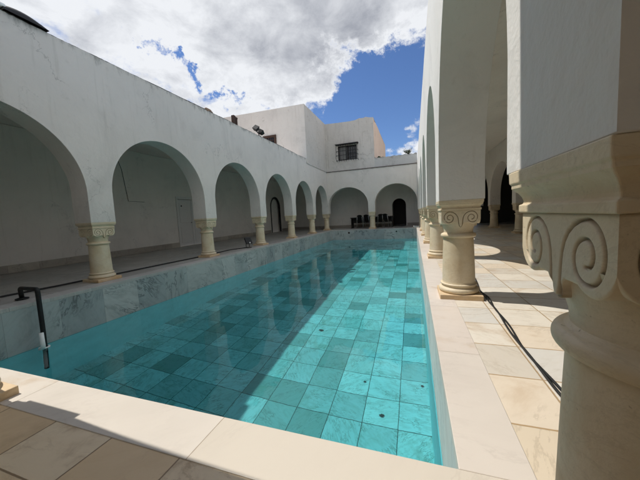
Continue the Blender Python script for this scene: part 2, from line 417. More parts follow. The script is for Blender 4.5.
me_cap = bpy.data.meshes.new('capital'); bm.to_mesh(me_cap); bm.free(); me_cap.materials.append(M['lime'])
for p in me_cap.polygons: p.use_smooth = True
bm = bmesh.new(); bm.from_mesh(me_cap); bmesh.ops.remove_doubles(bm, verts=bm.verts, dist=1e-6)
for e in bm.edges:
    if len(e.link_faces) == 2 and e.calc_face_angle(0) > math.radians(78): e.smooth = False
bm.to_mesh(me_cap); bm.free()
bpy.data.meshes.remove(me_face); bpy.data.meshes.remove(me_core)

def make_column():
    root = empty('stone_column', (0, 0, 0), 'x', 'column')
    b_ = MB(); b_.sqloft([(.215, 0), (.215, .055)]); b_.build('plinth', M['limebase'], root, bevel=.006, seg=3)
    prof = [(.196, .055)]
    for i in range(11):
        a = -PI/2+PI*i/10; prof.append((.186+.026*math.cos(a), .085+.029*math.sin(a)))
    prof += [(.184, .116), (.178, .122), (.180, .134)]
    for i in range(9):
        a = -PI/2+PI*i/8; prof.append((.176+.017*math.cos(a), .148+.013*math.sin(a)))
    prof += [(.176, .163), (.174, .172)]
    b_ = MB(); b_.lathe(prof, 56); b_.build('base_moulding', M['lime'], root, auto=True)
    pr = []
    for i in range(15):
        k = i/14; pr.append((.171-.011*k-.004*k*k, .172+(.677-.172)*k))
    b_ = MB(); b_.lathe(pr, 56); b_.build('shaft', M['lime'], root, auto=True)
    pr = [(.154, .677)]
    for i in range(11):
        a = -PI/2+PI*i/10; pr.append((.162+.021*math.cos(a), .702+.024*math.sin(a)))
    pr += [(.158, .727), (.150, .736)]
    b_ = MB(); b_.lathe(pr, 56); b_.build('collar', M['lime'], root, auto=True)
    cp = bpy.data.objects.new('capital', me_cap); C.objects.link(cp); cp.parent = root
    ab = [(.188, .979), (.198, .981), (.198, 1.000), (.190, 1.003), (.190, 1.012), (.193, 1.022), (.199, 1.032), (.207, 1.040), (.212, 1.046), (.212, 1.056), (.216, 1.059), (.217, H)]
    b_ = MB(); b_.sqloft(ab); b_.build('abacus', M['lime'], cp, bevel=.003, seg=2)
    return root
def kids(o): return [c for c in C.objects if c.parent == o]
def copy_tree(o, parent=None):
    c = o.copy(); C.objects.link(c); c.parent = parent
    for ch in kids(o): copy_tree(ch, c)
    return c
proto = make_column(); used = [False]
def column(x, y, label, group):
    o = proto if not used[0] else copy_tree(proto)
    used[0] = True
    o.location = (x, y, 0); tag(o, label, 'column', group)
    return o
RY = [.715]+[.72+2.77*k for k in range(1, 6)]+[18.0]
LY = [.675+2.887*k for k in range(7)]
CR, CL = .475, -5.615
rl = ['large limestone column filling the lower right corner with spiral scrolls in close view',
      'second limestone column on the sunlit poolside, black cable beside its base',
      'third sunlit limestone column on the poolside, just behind the one with the cable',
      'fourth limestone column in the sunlit poolside row, narrow and partly hidden',
      'fifth limestone column in the sunlit poolside row, a narrow sliver before the far end',
      'sixth limestone column in the sunlit poolside row, last before the far corner',
      'limestone column at the far corner end of the sunlit poolside row']
for y, l in zip(RY, rl): column(CR, y, l, 'columns along the sunlit side of the pool')
ll = ['limestone column at the shaded near corner behind the black pool pipe',
      'shaded limestone column nearest the black bent pipe, closest of the shaded row',
      'shaded limestone column in front of the pale closed door, second of the shaded row',
      'shaded limestone column with the small black floodlight at its base',
      'shaded limestone column just past the dark arched doorway, fourth of the row',
      'shaded limestone column with an orange base, one before the far corner',
      'limestone column in the far shaded corner where the two arcades meet']
for y, l in zip(LY, ll): column(CL, y, l, 'columns along the shaded side of the pool')
column(-2.52, 18.0, 'limestone column in the middle of the far arcade beside the chairs', 'columns of the end arcades')
column(-2.55, .713, 'column of the near arcade of which only a sunlit base corner shows', 'columns of the end arcades')

# ------------------------------------------------------------------ arcade walls
def arcade(name, axis, p0, p1, u0, u1, ztop, openings, mat, zb=H, top_jit=.012, N=40, ledge=None):
    """wall between planes p0<p1; runs along u; openings = (ua, ub, zs, zc)"""
    rnd = random.Random(hash(name) % 1000 if False else len(openings)*7+3)
    def P(u, p, z): return (u, p, z) if axis == 'x' else (p, u, z)
    cols = []     # (u, zlow)
    cur = u0
    segs = []
    for (a, b_, zs, zc) in openings:
        segs.append(('pier', cur, a)); segs.append(('arch', a, b_, zs, zc)); cur = b_
    segs.append(('pier', cur, u1))
    mb = MB()
    tops = {}
    def tz(u):
        k = round(u, 4)
        if k not in tops: tops[k] = ztop+rnd.uniform(-top_jit, top_jit)*.25+.006*math.sin(u*1.3)+.004*math.sin(u*5.1+1)
        return tops[k]
    def strip(ua, za, ub, zb_):
        mb.quad([P(ua, p0, za), P(ub, p0, zb_), P(ub, p0, tz(ub)), P(ua, p0, tz(ua))])
        mb.quad([P(ua, p1, za), P(ua, p1, tz(ua)), P(ub, p1, tz(ub)), P(ub, p1, zb_)])
        mb.quad([P(ua, p0, tz(ua)), P(ub, p0, tz(ub)), P(ub, p1, tz(ub)), P(ua, p1, tz(ua))])
        mb.quad([P(ua, p0, za), P(ua, p1, za), P(ub, p1, zb_), P(ub, p0, zb_)])
    def vert(u, za, zb_):
        n = 6
        for i in range(n):
            a = za+(zb_-za)*i/n; b2 = za+(zb_-za)*(i+1)/n
            mb.quad([P(u, p0, a), P(u, p1, a), P(u, p1, b2), P(u, p0, b2)])
    for s in segs:
        if s[0] == 'pier':
            if s[2]-s[1] < 1e-4: continue
            zl = zb
            n = max(1, int((s[2]-s[1])/.15))
            for i in range(n): strip(s[1]+(s[2]-s[1])*i/n, zl, s[1]+(s[2]-s[1])*(i+1)/n, zl)
        else:
            _, a, b_, zs, zc = s
            c = (a+b_)/2; r = (b_-a)/2
            pts = []
            for i in range(N+1):
                th = PI-PI*i/N; pts.append((c+r*math.cos(th), zs+(zc-zs)*math.sin(th)))
            for q, w in zip(pts[:-1], pts[1:]): strip(q[0], q[1], w[0], w[1])
            if zs > zb:
                vert(a, zb, zs)
                if b_ < u1-1e-4: vert(b_, zb, zs)
    mb.quad([P(u0, p0, zb), P(u0, p0, tz(u0)), P(u0, p1, tz(u0)), P(u0, p1, zb)])
    if segs[-1][2]-segs[-1][1] > 1e-4: mb.quad([P(u1, p0, zb), P(u1, p1, zb), P(u1, p1, tz(u1)), P(u1, p0, tz(u1))])
    me = mb.mesh(name)
    bm = bmesh.new(); bm.from_mesh(me); bmesh.ops.recalc_face_normals(bm, faces=bm.faces)
    for f in bm.faces: f.smooth = True
    for e in bm.edges:
        if len(e.link_faces) != 2 or e.calc_face_angle(0) > math.radians(40): e.smooth = False
    bm.to_mesh(me); bm.free()
    o = link(name, me, mat)
    md = o.modifiers.new('bevel', 'BEVEL'); md.width = .010; md.segments = 3; md.limit_method = 'ANGLE'; md.angle_limit = math.radians(50)
    return o
PWH = .215
def gaps(ys, first=None): return [(a+PWH, b_-PWH, ZS, ZC) for a, b_ in zip(ys[:-1], ys[1:])]
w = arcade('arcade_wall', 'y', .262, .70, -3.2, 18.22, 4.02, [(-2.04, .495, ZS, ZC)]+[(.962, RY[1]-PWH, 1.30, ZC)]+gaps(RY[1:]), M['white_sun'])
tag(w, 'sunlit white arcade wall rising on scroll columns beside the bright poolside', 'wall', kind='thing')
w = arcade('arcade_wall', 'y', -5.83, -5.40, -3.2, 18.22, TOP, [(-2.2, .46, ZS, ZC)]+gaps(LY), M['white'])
tag(w, 'long shaded white arcade wall with a row of round arches along the pool', 'wall', kind='thing')
# beams/piers outside the yard
w = arcade('arcade_wall', 'x', 17.79, 18.22, -5.399, .261, 3.80, [(-5.36, -2.52-PWH, ZS-.05, 2.74), (-2.52+PWH, .23, ZS-.05, 2.74)], M['white_low'])
tag(w, 'white end wall with two round arches across the far end of the pool', 'wall', kind='thing')
far_wall = w
w = arcade('arcade_wall', 'x', .496, .902, -5.399, .261, TOP, [(-5.36, -2.55-PWH, ZS, ZC), (-2.55+PWH, .261, ZS, ZC+.02)], M['white'])
tag(w, 'white near arcade wall whose shadow falls across the paving at the pool head', 'wall', kind='thing')
# ledge over the far arches and parapet
mb = MB(); n = 40
rnd = random.Random(5)
for i in range(n):
    a = -5.399+5.66*i/n; b_ = -5.399+5.66*(i+1)/n; j = rnd.uniform(-.006, .006)
    mb.box((a, 17.745+j, 3.795+j), (b_, 18.2, 3.835+j*.5))
mb.build('ledge', simple('sooty ledge', (.13, .115, .10), .9, 0, .6, 30, .4), far_wall)
mb = MB()
seg = [(-2.24+i*.12, 4.40+rnd.uniform(-.02, .02)+(.03 if i % 5 == 0 else 0)) for i in range(22)]; seg[-1] = (.26, 4.42)
for (a, za), (b_, zb_) in zip(seg[:-1], seg[1:]):
    y0, y1 = 17.80, 18.15
    mb.quad([(a, y0, 3.83), (b_, y0, 3.83), (b_, y0, zb_), (a, y0, za)]); mb.quad([(a, y1, 3.83), (a, y1, za), (b_, y1, zb_), (b_, y1, 3.83)])
    mb.quad([(a, y0, za), (b_, y0, zb_), (b_, y1, zb_), (a, y1, za)])
mb.build('parapet', M['parapet'], far_wall)

# ------------------------------------------------------------------ gallery shells
def wallbox(name, a, b_, mat, label, parent=None):
    mb = MB(); mb.box(a, b_); o = mb.build(name, mat, parent)
    if label: tag(o, label, 'wall', kind='thing')
    return o
def panel_wall(name, axis, p, thick, u0, u1, z1, doors, mat):
    """solid wall with arched/rect door openings (ua,ub,zs,zc)"""
    ops = doors
    return arcade(name, axis, min(p, p+thick), max(p, p+thick), u0, u1, z1, ops, mat, zb=0.0, top_jit=0, N=20)
bl = panel_wall('gallery_wall', 'y', -9.3, -.3, -3.2, 20.3, 3.6, [(9.1, 10.7, 2.0, 2.001), (17.0, 18.5, 1.75, 2.5)], M['gallery'])
tag(bl, 'dim grey back wall of the shaded gallery with a closed pale door', 'wall', kind='thing')
mb = MB()
for a, b_ in ((-3.2, 9.0), (10.8, 16.9), (18.6, 20.29)): mb.box((-9.299, a, .001), (-9.262, b_, .20))
mb.build('skirting', M['skirt'], bl, bevel=.004)
# double door
d = MB(); d.box((-9.42, 9.12, .01), (-9.37, 9.895, 1.985)); d1 = d.build('door', M['whitepaint'], bl, bevel=.004)
d = MB(); d.box((-9.42, 9.905, .01), (-9.37, 10.68, 1.985)); d2 = d.build('door', M['whitepaint'], bl, bevel=.004)
for dd, ya in ((d1, 9.12), (d2, 9.905)):
    q = MB()
    for za, zb_ in ((.15, .85), (1.0, 1.85)):
        q.box((-9.372, ya+.12, za), (-9.358, ya+.65, zb_))
    q.build('panel', M['whitepaint'], dd, bevel=.006)
q = MB(); q.tube([(-9.37, 9.35, 1.72), (-9.34, 9.35, 1.72)], .03, 12); q.build('door_knocker', M['iron'], d1)
q = MB(); q.tube([(-9.37, 9.84, 1.0), (-9.32, 9.84, 1.0), (-9.32, 9.78, 1.0)], .012, 8); q.build('handle', M['iron'], d1)
q = MB(); q.box((-9.3, 9.02, 0), (-9.27, 9.1, 2.1)); q.box((-9.3, 10.7, 0), (-9.27, 10.78, 2.1)); q.box((-9.3, 9.1, 2.0), (-9.27, 10.7, 2.1)); q.build('door_frame', M['whitepaint'], bl, bevel=.004)
q = MB(); q.box((-9.75, -3.2, 0), (-9.61, 20.6, 3.6)); q.build('sun_leak_block', M['void'], bl)  # unseen slab added to stop sunlight leaking around the doors
# conduit on the wall
q = MB(); q.tube([(-9.28, 6.75, 3.3), (-9.28, 6.88, 2.9), (-9.28, 7.0, 1.84), (-9.28, 7.6, 1.83)], .007, 8); q.build('conduit', M['iron'], bl)
# dark arched gate on the left gallery wall
q = MB()
for i in range(14):
    th0 = PI*i/14; th1 = PI*(i+1)/14
    y0 = 17.75+.75*math.cos(th0); z0 = 1.75+.75*math.sin(th0); y1 = 17.75+.75*math.cos(th1); z1 = 1.75+.75*math.sin(th1)
    y2 = 17.75+.62*math.cos(th0); z2 = 1.75+.62*math.sin(th0); y3 = 17.75+.62*math.cos(th1); z3 = 1.75+.62*math.sin(th1)
    q.quad([(-9.29, y0, z0), (-9.29, y1, z1), (-9.29, y3, z3), (-9.29, y2, z2)]); q.quad([(-9.29, y2, z2), (-9.29, y3, z3), (-9.38, y3, z3), (-9.38, y2, z2)])
q.box((-9.38, 17.0, 0.01), (-9.29, 17.13, 1.75)); q.box((-9.38, 18.37, .01), (-9.29, 18.5, 1.75))
gt = q.build('door_frame', M['iron'], bl)
q = MB(); q.box((-9.5, 17.13, .01), (-9.46, 18.37, 2.37)); q.build('door', M['gallery'], bl)

bf = panel_wall('gallery_wall', 'x', 20.3, .3, -9.3, 3.4, 3.6, [(-1.43, -.50, 1.45, 1.93)], M['gallery'])
tag(bf, 'dim back wall of the far gallery with a black arched doorway', 'wall', kind='thing')
mb = MB(); mb.box((-9.26, 20.262, .001), (-1.5, 20.299, .20)); mb.box((-.44, 20.262, .001), (3.39, 20.299, .20)); mb.build('skirting', M['skirt'], bf, bevel=.004)
# dark room behind the doorway
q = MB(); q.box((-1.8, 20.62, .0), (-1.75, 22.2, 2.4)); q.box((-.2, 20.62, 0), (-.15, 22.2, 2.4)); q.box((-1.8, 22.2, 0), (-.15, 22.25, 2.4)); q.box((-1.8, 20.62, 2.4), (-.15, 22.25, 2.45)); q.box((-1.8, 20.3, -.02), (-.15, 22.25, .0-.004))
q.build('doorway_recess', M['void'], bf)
# door leaf half open inside
q = MB(); q.box((-1.40, 20.55, .0), (-1.36, 21.3, 1.75)); q.build('door', M['darkwood'], bf, bevel=.004)

# inner arcade of the right gallery and the dark room behind
IY = [15.22, 11.75, 8.3, 4.85, 1.4]
iy = sorted(IY)
w = arcade('arcade_wall', 'y', 3.42, 3.84, -3.2, 20.3, 3.6, [(a+.2, b_-.2, 1.5, 2.82) for a, b_ in zip(iy[:-1], iy[1:])]+[(15.42, 18.4, 1.5, 2.82)], M['gallery'])
tag(w, 'inner arcade wall inside the gallery beyond the sunlit columns', 'wall', kind='thing')
for y, l in zip(IY[:2], ['inner gallery limestone column in deep shade, the farther of the pair seen', 'inner gallery limestone column in deep shade, the nearer and larger of the pair seen']):
    column(3.63, y, l, 'inner columns of the gallery')
for y in IY[2:]: column(3.63, y, 'inner gallery column hidden behind the large scroll capital', 'inner columns of the gallery')
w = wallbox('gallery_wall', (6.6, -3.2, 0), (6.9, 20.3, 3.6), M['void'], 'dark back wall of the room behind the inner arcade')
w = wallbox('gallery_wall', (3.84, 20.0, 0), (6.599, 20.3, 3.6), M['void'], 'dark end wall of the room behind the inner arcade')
w = wallbox('gallery_wall', (-9.3, -3.5, 0), (6.9, -3.2, 3.6), M['gallery'], 'plain wall closing the near gallery behind the viewer')
# ceilings
def slab(a, b_):
    mb = MB(); mb.box(a, b_); return struct('ceiling', mb, M['gallery'])
slab((-9.6, -3.2, 3.6), (-5.831, 20.6, 3.8)); slab((.701, -3.2, 3.6), (6.9, 20.6, 3.8))
slab((-5.83, -2.35, 3.6), (.70, .495, 3.8)); slab((-5.83, 18.221, 3.6), (.70, 20.6, 3.79))  # near slab stops short behind the camera, gap added for fill light

# ------------------------------------------------------------------ upper building behind the walls
root = empty('terrace_building', (-6, 18, 3.8), 'weathered two-part roof building above the far corner with a barred window', 'building')
root.location = (0, 0, 0)
mb = MB()
X0, X1, Y0, Y1 = -14, -5.37, 14.2, 26
mb.quad([(X0, Y0, 3.9), (X1, Y0, 3.9), (X1, Y0, 6.93), (X0, Y0, 7.08)], 0)
mb.quad([(X1, Y0, 3.84), (X1, 17.92, 3.84), (X1, 17.92, 6.93), (X1, Y0, 6.93)], 1)
mb.quad([(X0, Y0, 7.08), (X1, Y0, 6.93), (X1, Y1, 6.93), (X0, Y1, 7.08)], 1)
mb.quad([(X0, Y1, 3.9), (X0, Y1, 7.08), (X1, Y1, 6.93), (X1, Y1, 3.9)], 1)
mb.quad([(X0, Y0, 3.9), (X0, Y0, 7.08), (X0, Y1, 7.08), (X0, Y1, 3.9)], 1)
mb.build('wall', [M['pink'], M['greyplaster']], root)
mb = MB()
# front with window opening
xa, xb = -5.37, -2.24; wa, wb, z0, z1 = -4.55, -3.32, 4.47, 5.40; yf = 17.80
top = [(xa, 6.90), (-4.5, 6.86), (-3.7, 6.84), (-3.35, 6.86), (-3.1, 6.93), (-2.85, 6.91), (-2.7, 6.95), (-2.45, 6.88), (xb, 6.86)]
def topz(x):
    for (a, za), (b_, zb_) in zip(top[:-1], top[1:]):
        if a <= x <= b_+1e-6: return za+(zb_-za)*(x-a)/(b_-a)
    return top[-1][1]
xs = sorted(set([a for a, _ in top]+[wa, wb]))
for a, b_ in zip(xs[:-1], xs[1:]):
    if a >= wa-1e-6 and b_ <= wb+1e-6:
        mb.quad([(a, yf, 3.836), (b_, yf, 3.836), (b_, yf, z0), (a, yf, z0)]); mb.quad([(a, yf, z1), (b_, yf, z1), (b_, yf, topz(b_)), (a, yf, topz(a))])
        mb.quad([(a, yf, z0), (b_, yf, z0), (b_, yf+.25, z0), (a, yf+.25, z0)]); mb.quad([(a, yf, z1), (a, yf+.25, z1), (b_, yf+.25, z1), (b_, yf, z1)])
    else: mb.quad([(a, yf, 3.836), (b_, yf, 3.836), (b_, yf, topz(b_)), (a, yf, topz(a))])
    mb.quad([(a, yf, topz(a)), (b_, yf, topz(b_)), (b_, 25.5, topz(b_)), (a, 25.5, topz(a))])
for x in (wa, wb): mb.quad([(x, yf, z0), (x, yf+.25, z0), (x, yf+.25, z1), (x, yf, z1)])
# tan side, stepped top
sy = [(yf, 6.86), (18.4, 6.75), (19.0, 6.86), (20.5, 6.9), (22, 6.82), (25.5, 6.85)]
for (a, za), (b_, zb_) in zip(sy[:-1], sy[1:]):
    mb.quad([(xb, a, 3.7), (xb, b_, 3.7), (xb, b_, zb_), (xb, a, za)], 1)
mb.quad([(xa, 25.5, 3.7), (xa, 25.5, 6.9), (xb, 25.5, 6.85), (xb, 25.5, 3.7)])
mb.build('wall', [M['greyplaster'], M['tan']], root)
# barred window
mb = MB(); mb.box((wa, yf+.20, z0), (wb, yf+.22, z1)); win = mb.build('window', M['glass'], root)
mb = MB()
for a, b_ in (((wa, yf+.14, z0), (wa+.07, yf+.2, z1)), ((wb-.07, yf+.14, z0), (wb, yf+.2, z1)), ((-3.98, yf+.14, z0), (-3.90, yf+.2, z1)), ((wa, yf+.14, z0), (wb, yf+.2, z0+.07)), ((wa, yf+.14, z1-.07), (wb, yf+.2, z1))): mb.box(a, b_)
mb.build('frame', M['darkwood'], win)
mb = MB(); mb.box((wa+.08, yf+.12, z0+.08), (-4.05, yf+.135, z1-.08)); mb.build('shutter', simple('faded grey shutter', (.22, .21, .2), .7), win)
mb = MB(); g0 = yf-.22
for i in range(10):
    x = wa-.08+(wb-wa+.16)*i/9
    mb.tube([(x, yf, z1+.02), (x, g0+.02, z1+.02), (x, g0, z0+.30), (x, g0-.05, z0+.1), (x, yf, z0-.06)], .011, 6)
for z, y in ((z1+.02, g0+.02), (z0+.55, g0), (z0+.3, g0), (z0-.02, g0+.03)):
    mb.tube([(wa-.08, yf, z), (wa-.08, y, z), (wb+.08, y, z), (wb+.08, yf, z)], .015, 6)
mb.build('window_grille', M['iron'], win)
mb = MB(); mb.box((wa-.12, yf-.24, z1+.03), (wb+.12, yf, z1+.075)); mb.build('canopy', M['iron'], win)
# drip stain sill
# window on the warm face, half hidden by the arcade wall
mb = MB(); mb.box((-7.86, 14.175, 4.7), (-7.14, 14.195, 5.52)); w2 = mb.build('window', M['glass'], root)
mb = MB()
for a, b_ in (((-7.90, 14.14, 4.7), (-7.80, 14.198, 5.56)), ((-7.2, 14.14, 4.7), (-7.10, 14.198, 5.56)), ((-7.9, 14.135, 5.46), (-7.1, 14.197, 5.58))): mb.box(a, b_)
mb.build('frame', M['rust'], w2)
mb = MB()
for i in range(6): mb.tube([(-7.76+.11*i, 14.13, 4.7), (-7.76+.11*i, 14.13, 5.46)], .012, 6)
mb.tube([(-7.8, 14.13, 5.3), (-7.2, 14.13, 5.3)], .014, 6); mb.build('window_grille', M['rust'], w2)

# ------------------------------------------------------------------ things on the wall tops
r = empty('floodlight', (-5.5, 9.55, 4.12), 'dark twin-headed floodlight on the shaded wall top, below the warm building', 'light')
q = MB(); q.box((-.06, -.06, -.03), (.06, .06, .02)); q.tube([(0, 0, 0), (0, 0, .12)], .018, 8); q.tube([(0, -.17, .16), (0, 0, .10), (0, .13, .14)], .02, 8); q.build('bracket', M['iron'], r)
for (yy, zz, tx) in ((-.20, .22, .9), (.12, .17, -.5)):
    q = MB(); q.sqloft([(.07, -.06), (.085, .0), (.10, .07), (.10, .085)]); o = q.build('lamp_head', M['black'], r, bevel=.01); o.location = (0.02, yy, zz); o.rotation_euler = (tx, .5, 0)
r = empty('iron_post', (-5.55, 8.07, 4.1), 'short rusty iron post on the shaded wall top', 'post')
q = MB(); q.box((-.05, -.05, -.02), (.05, .05, .33)); q.build('post_body', M['rust'], r, bevel=.004)
q = MB(); q.box((-.06, .10, .0), (.04, .16, .30)); q.box((-.03, -.04, .26), (.03, .2, .31)); q.build('bracket', M['rust'], r, bevel=.004)
# long dark cover with a white end
r = empty('wall_lamp', (-5.47, 2.78, 4.1), 'low black curved lamp housing with a white end, on the wall top corner', 'lamp')
q = MB(); n0 = 14
for i in range(n0):
    pass
prof = []
for i in range(13):
    k = i/12; y = -.24+.52*k; hgt = .135*math.sin(PI*min(1, (k*.85+.15)))**.6 if k < 1 else .01
    prof.append((y, max(.012, hgt)))
rings = []
for y, hh in prof:
    rings.append([(.13*math.cos(PI*j/10), y, hh*math.sin(PI*j/10)) for j in range(11)])
for A, B in zip(rings[:-1], rings[1:]):
    for j in range(10): q.quad([A[j], A[j+1], B[j+1], B[j]])
q.quad(rings[0]); q.quad(list(reversed(rings[-1]))); q.build('lamp_housing', M['black'], r, auto=True)
q = MB(); q.box((-.12, -.36, .03), (.12, -.2, .085)); q.build('cover', M['plastic'], r, bevel=.02)
# loose rubble bits
for i, (y, s, l) in enumerate(((6.75, .11, 'dark broken stone lump on the shaded wall top before the building'),)):
    bm = bmesh.new(); bmesh.ops.create_icosphere(bm, subdivisions=3, radius=1)
    rr = random.Random(3)
    for v in bm.verts: v.co = Vector((v.co.x*.8, v.co.y*1.9, v.co.z*.55))*(1+.25*math.sin(v.co.x*5+v.co.y*3)+rr.uniform(-.05, .05))*s
    me = bpy.data.meshes.new('stone_lump'); bm.to_mesh(me); bm.free()
    o = link('stone_lump', me, M['brick'], smooth=True, loc=(-5.47, y, 4.12)); tag(o, l, 'stone', kind='thing')
# plant behind the parapet
def bush(name, loc, label, h, n, spread):
    r = empty(name, loc, label, 'plant')
    rr = random.Random(int(h*100)); st = MB(); lf = MB()
    for s in range(7):
        a = rr.uniform(0, 2*PI); L = h*rr.uniform(.6, 1.1); dx, dy = math.cos(a)*spread*rr.uniform(.3, 1), math.sin(a)*spread*rr.uniform(.2, .6)
        pts = [(0, 0, 0), (dx*.4, dy*.4, L*.5), (dx, dy, L)]; st.tube(pts, [.012, .008, .004], 5)
        for k in range(n):
            t_ = rr.uniform(.3, 1.05); c = Vector((dx*t_, dy*t_, L*t_))+Vector([rr.gauss(0, .045) for _ in range(3)])
            d = Vector([rr.gauss(0, 1) for _ in range(3)]).normalized(); e = d.cross(Vector((rr.random(), rr.random(), 1))).normalized(); l_ = rr.uniform(.035, .07)
            lf.quad([c-d*l_, c+e*l_*.35, c+d*l_, c-e*l_*.35])
    st.build('stem', M['bark'], r); lf.build('foliage', M['leafgreen'], r, merge=False)
bush('potted_shrub', (-.22, 17.98, 4.38), 'small dark green shrub growing on the roof parapet', .34, 26, .26)
bush('roof_weed', (-1.95, 18.0, 4.36), 'tiny tuft of weeds on the parapet beside the tan wall', .10, 12, .16)

# ------------------------------------------------------------------ pool pipe, rail, lamps, cables
def bend(pts, r=.05, n=6):
    """round the corners of a polyline"""
    P_ = [Vector(p) for p in pts]; out = [P_[0]]
    for a, b_, c in zip(P_[:-2], P_[1:-1], P_[2:]):
        d1 = (a-b_).normalized(); d2 = (c-b_).normalized(); s, e = b_+d1*r, b_+d2*r
        for i in range(n+1):
            t_ = i/n; out.append(s*(1-t_)**2+b_*2*t_*(1-t_)+e*t_*t_)
    out.append(P_[-1]); return out
r = empty('pool_hose', (0, 0, 0), 'black bent pipe hooked over the shaded pool edge into the water', 'hose')
q = MB(); q.tube(bend([(-5.50, 2.36, .02), (-5.47, 2.34, .175), (-4.94, 2.285, .195), (-4.93, 2.28, -.30), (-4.92, 2.26, -1.45)], .045), .028, 14); q.build('pipe', M['black'], r, smooth=True)
q = MB(); q.lathe([(.075, .004), (.075, .02), (.04, .03)], 20, -5.50, 2.36); q.build('flange', M['black'], r)
q = MB(); q.tube(bend([(-4.865, 2.225, -.40), (-4.86, 2.225, -.60), (-4.91, 2.215, -.64)], .02), [.026]*9, 10); q.tube([( -4.925+.052*math.cos(a), 2.265+.052*math.sin(a), -.628) for a in [2*PI*i/16 for i in range(17)]], .012, 8, False)
q.build('clip', M['plastic'], r, smooth=True)
r = empty('pool_rail', (0, 0, 0), 'thin pale metal rail bent over the far corner of the pool', 'rail')
q = MB()
for x in (.07,):
    q.tube(bend([(.30, 17.1, .0), (.30, 17.1, .10), (-.02, 17.1, .11), (-.03, 17.1, -1.4)], .03), .018, 10)
    q.tube(bend([(.30, 16.8, .0), (.30, 16.8, .10), (-.02, 16.8, .11), (-.03, 16.8, -1.4)], .03), .018, 10)
q.build('rail_tube', M['steel'], r, smooth=True)
for z in (-.3, -.6, -.95):
    q = MB(); q.tube([(-.03, 16.8, z), (-.03, 17.1, z)], .018, 8); q.build('rung', M['steel'], r, smooth=True)
# inlets in the far pool wall
for x, l in ((-3.97, 'dark round inlet with a rusty stain in the far pool wall, toward the shaded side'), (-1.02, 'dark round inlet in the far pool wall below the arched doorway')):
    r = empty('pool_inlet', (x, YF, -.19), l, 'pool inlet', 'inlets in the far pool wall')
    q = MB(); q.tube([(0, .002, 0), (0, -.012, 0)], .062, 18); q.build('rim', M['rust'] if x < -3 else M['steel'], r)
    q = MB(); q.tube([(0, -.002, 0), (0, -.016, 0)], .045, 18); q.build('nozzle', M['black'], r)
# floodlight standing on the shaded paving
r = empty('floodlight', (-5.62, 8.45, 0), 'small black floodlight on a stand, on the shaded paving beside a column base', 'light')
q = MB(); q.box((-.10, -.09, .0), (.10, .09, .015)); q.tube([(0, -.10, .01), (0, -.10, .22)], .012, 8); q.tube([(0, .10, .01), (0, .10, .22)], .012, 8); q.build('stand', M['iron'], r)
q = MB(); q.sqloft([(.09, -.05), (.115, -.01), (.125, .05)]); o = q.build('lamp_head', M['black'], r, bevel=.008); o.location = (.02, 0, .24); o.rotation_euler = (0, 1.1, -.4)
o = MB(); o.tube([(.10, -.02, .2), (.12, -.03, .16)], .02, 8); o.build('knob', M['plastic'], r)
def wob(pts, amp=.012, n=60, seed=1, z=.014):
    rr = random.Random(seed); P_ = [Vector((*p, z)) for p in pts]; out = []
    for i in range(n+1):
        t_ = i/n*(len(P_)-1); k = min(int(t_), len(P_)-2); f = t_-k
        p0 = P_[max(k-1, 0)]; p1 = P_[k]; p2 = P_[k+1]; p3 = P_[min(k+2, len(P_)-1)]
        p = .5*((2*p1)+(-p0+p2)*f+(2*p0-5*p1+4*p2-p3)*f*f+(-p0+3*p1-3*p2+p3)*f**3)
        out.append(p+Vector((amp*math.sin(t_*4.1+seed*2), amp*math.sin(t_*2.7+seed), 0)))
    return out
q = MB(); q.tube(wob([(-6.1, .2), (-6.05, 2.35), (-5.93, 3.4), (-5.92, 4.2), (-5.80, 6.2), (-5.88, 7.6), (-5.66, 8.4)], .02, 90), .016, 8); o = q.build('power_cable', M['black'], smooth=True)
tag(o, 'black cable running along the shaded paving behind the columns', 'cable', kind='thing')
q = MB(); cp = [(.80, 4.6), (.73, 3.75), (.735, 3.36), (.722, 2.9), (.70, 2.3), (.70, 1.75), (.74, 1.25), (.80, .4)]
q.tube(wob(cp, .006, 110, 1), .0080, 8); q.tube(wob([(x+.012, y) for x, y in cp], .010, 110, 3, .013), .0075, 8)
o = q.build('power_cable', M['black'], smooth=True); tag(o, 'pair of black cables lying across the sunlit marble paving', 'cable', kind='thing')
# leaves lying on the pool floor
def floor_leaf(x, y, s, label):
    q = MB(); n = 14; rr = random.Random(int(s*1000))
    ring_ = [(x+s*math.cos(2*PI*i/n)*rr.uniform(.7, 1.1), y+s*.7*math.sin(2*PI*i/n)*rr.uniform(.7, 1.1), ZF+.006+rr.uniform(0, .012)) for i in range(n)]
    for i in range(n): q.quad([(x, y, ZF+.022), ring_[i], ring_[(i+1) % n]])
    o = q.build('sunken_leaf', M['leafdry'], smooth=True); o.location.z = 0
    tag(o, label, 'leaf', 'dead leaves on the pool floor', 'thing'); o.cycles.is_caustics_receiver = True
floor_leaf(-.42, 3.20, .034, 'round dark leaf on the sunlit pool floor nearest the coping')
floor_leaf(-.71, 3.72, .022, 'small dark speck of leaf one tile farther from the round one')
floor_leaf(.06, 3.80, .022, 'small dark leaf close to the sunlit pool wall')
floor_leaf(-1.75, 4.92, .05, 'ragged dark leaf beside the shadow edge on the pool floor')

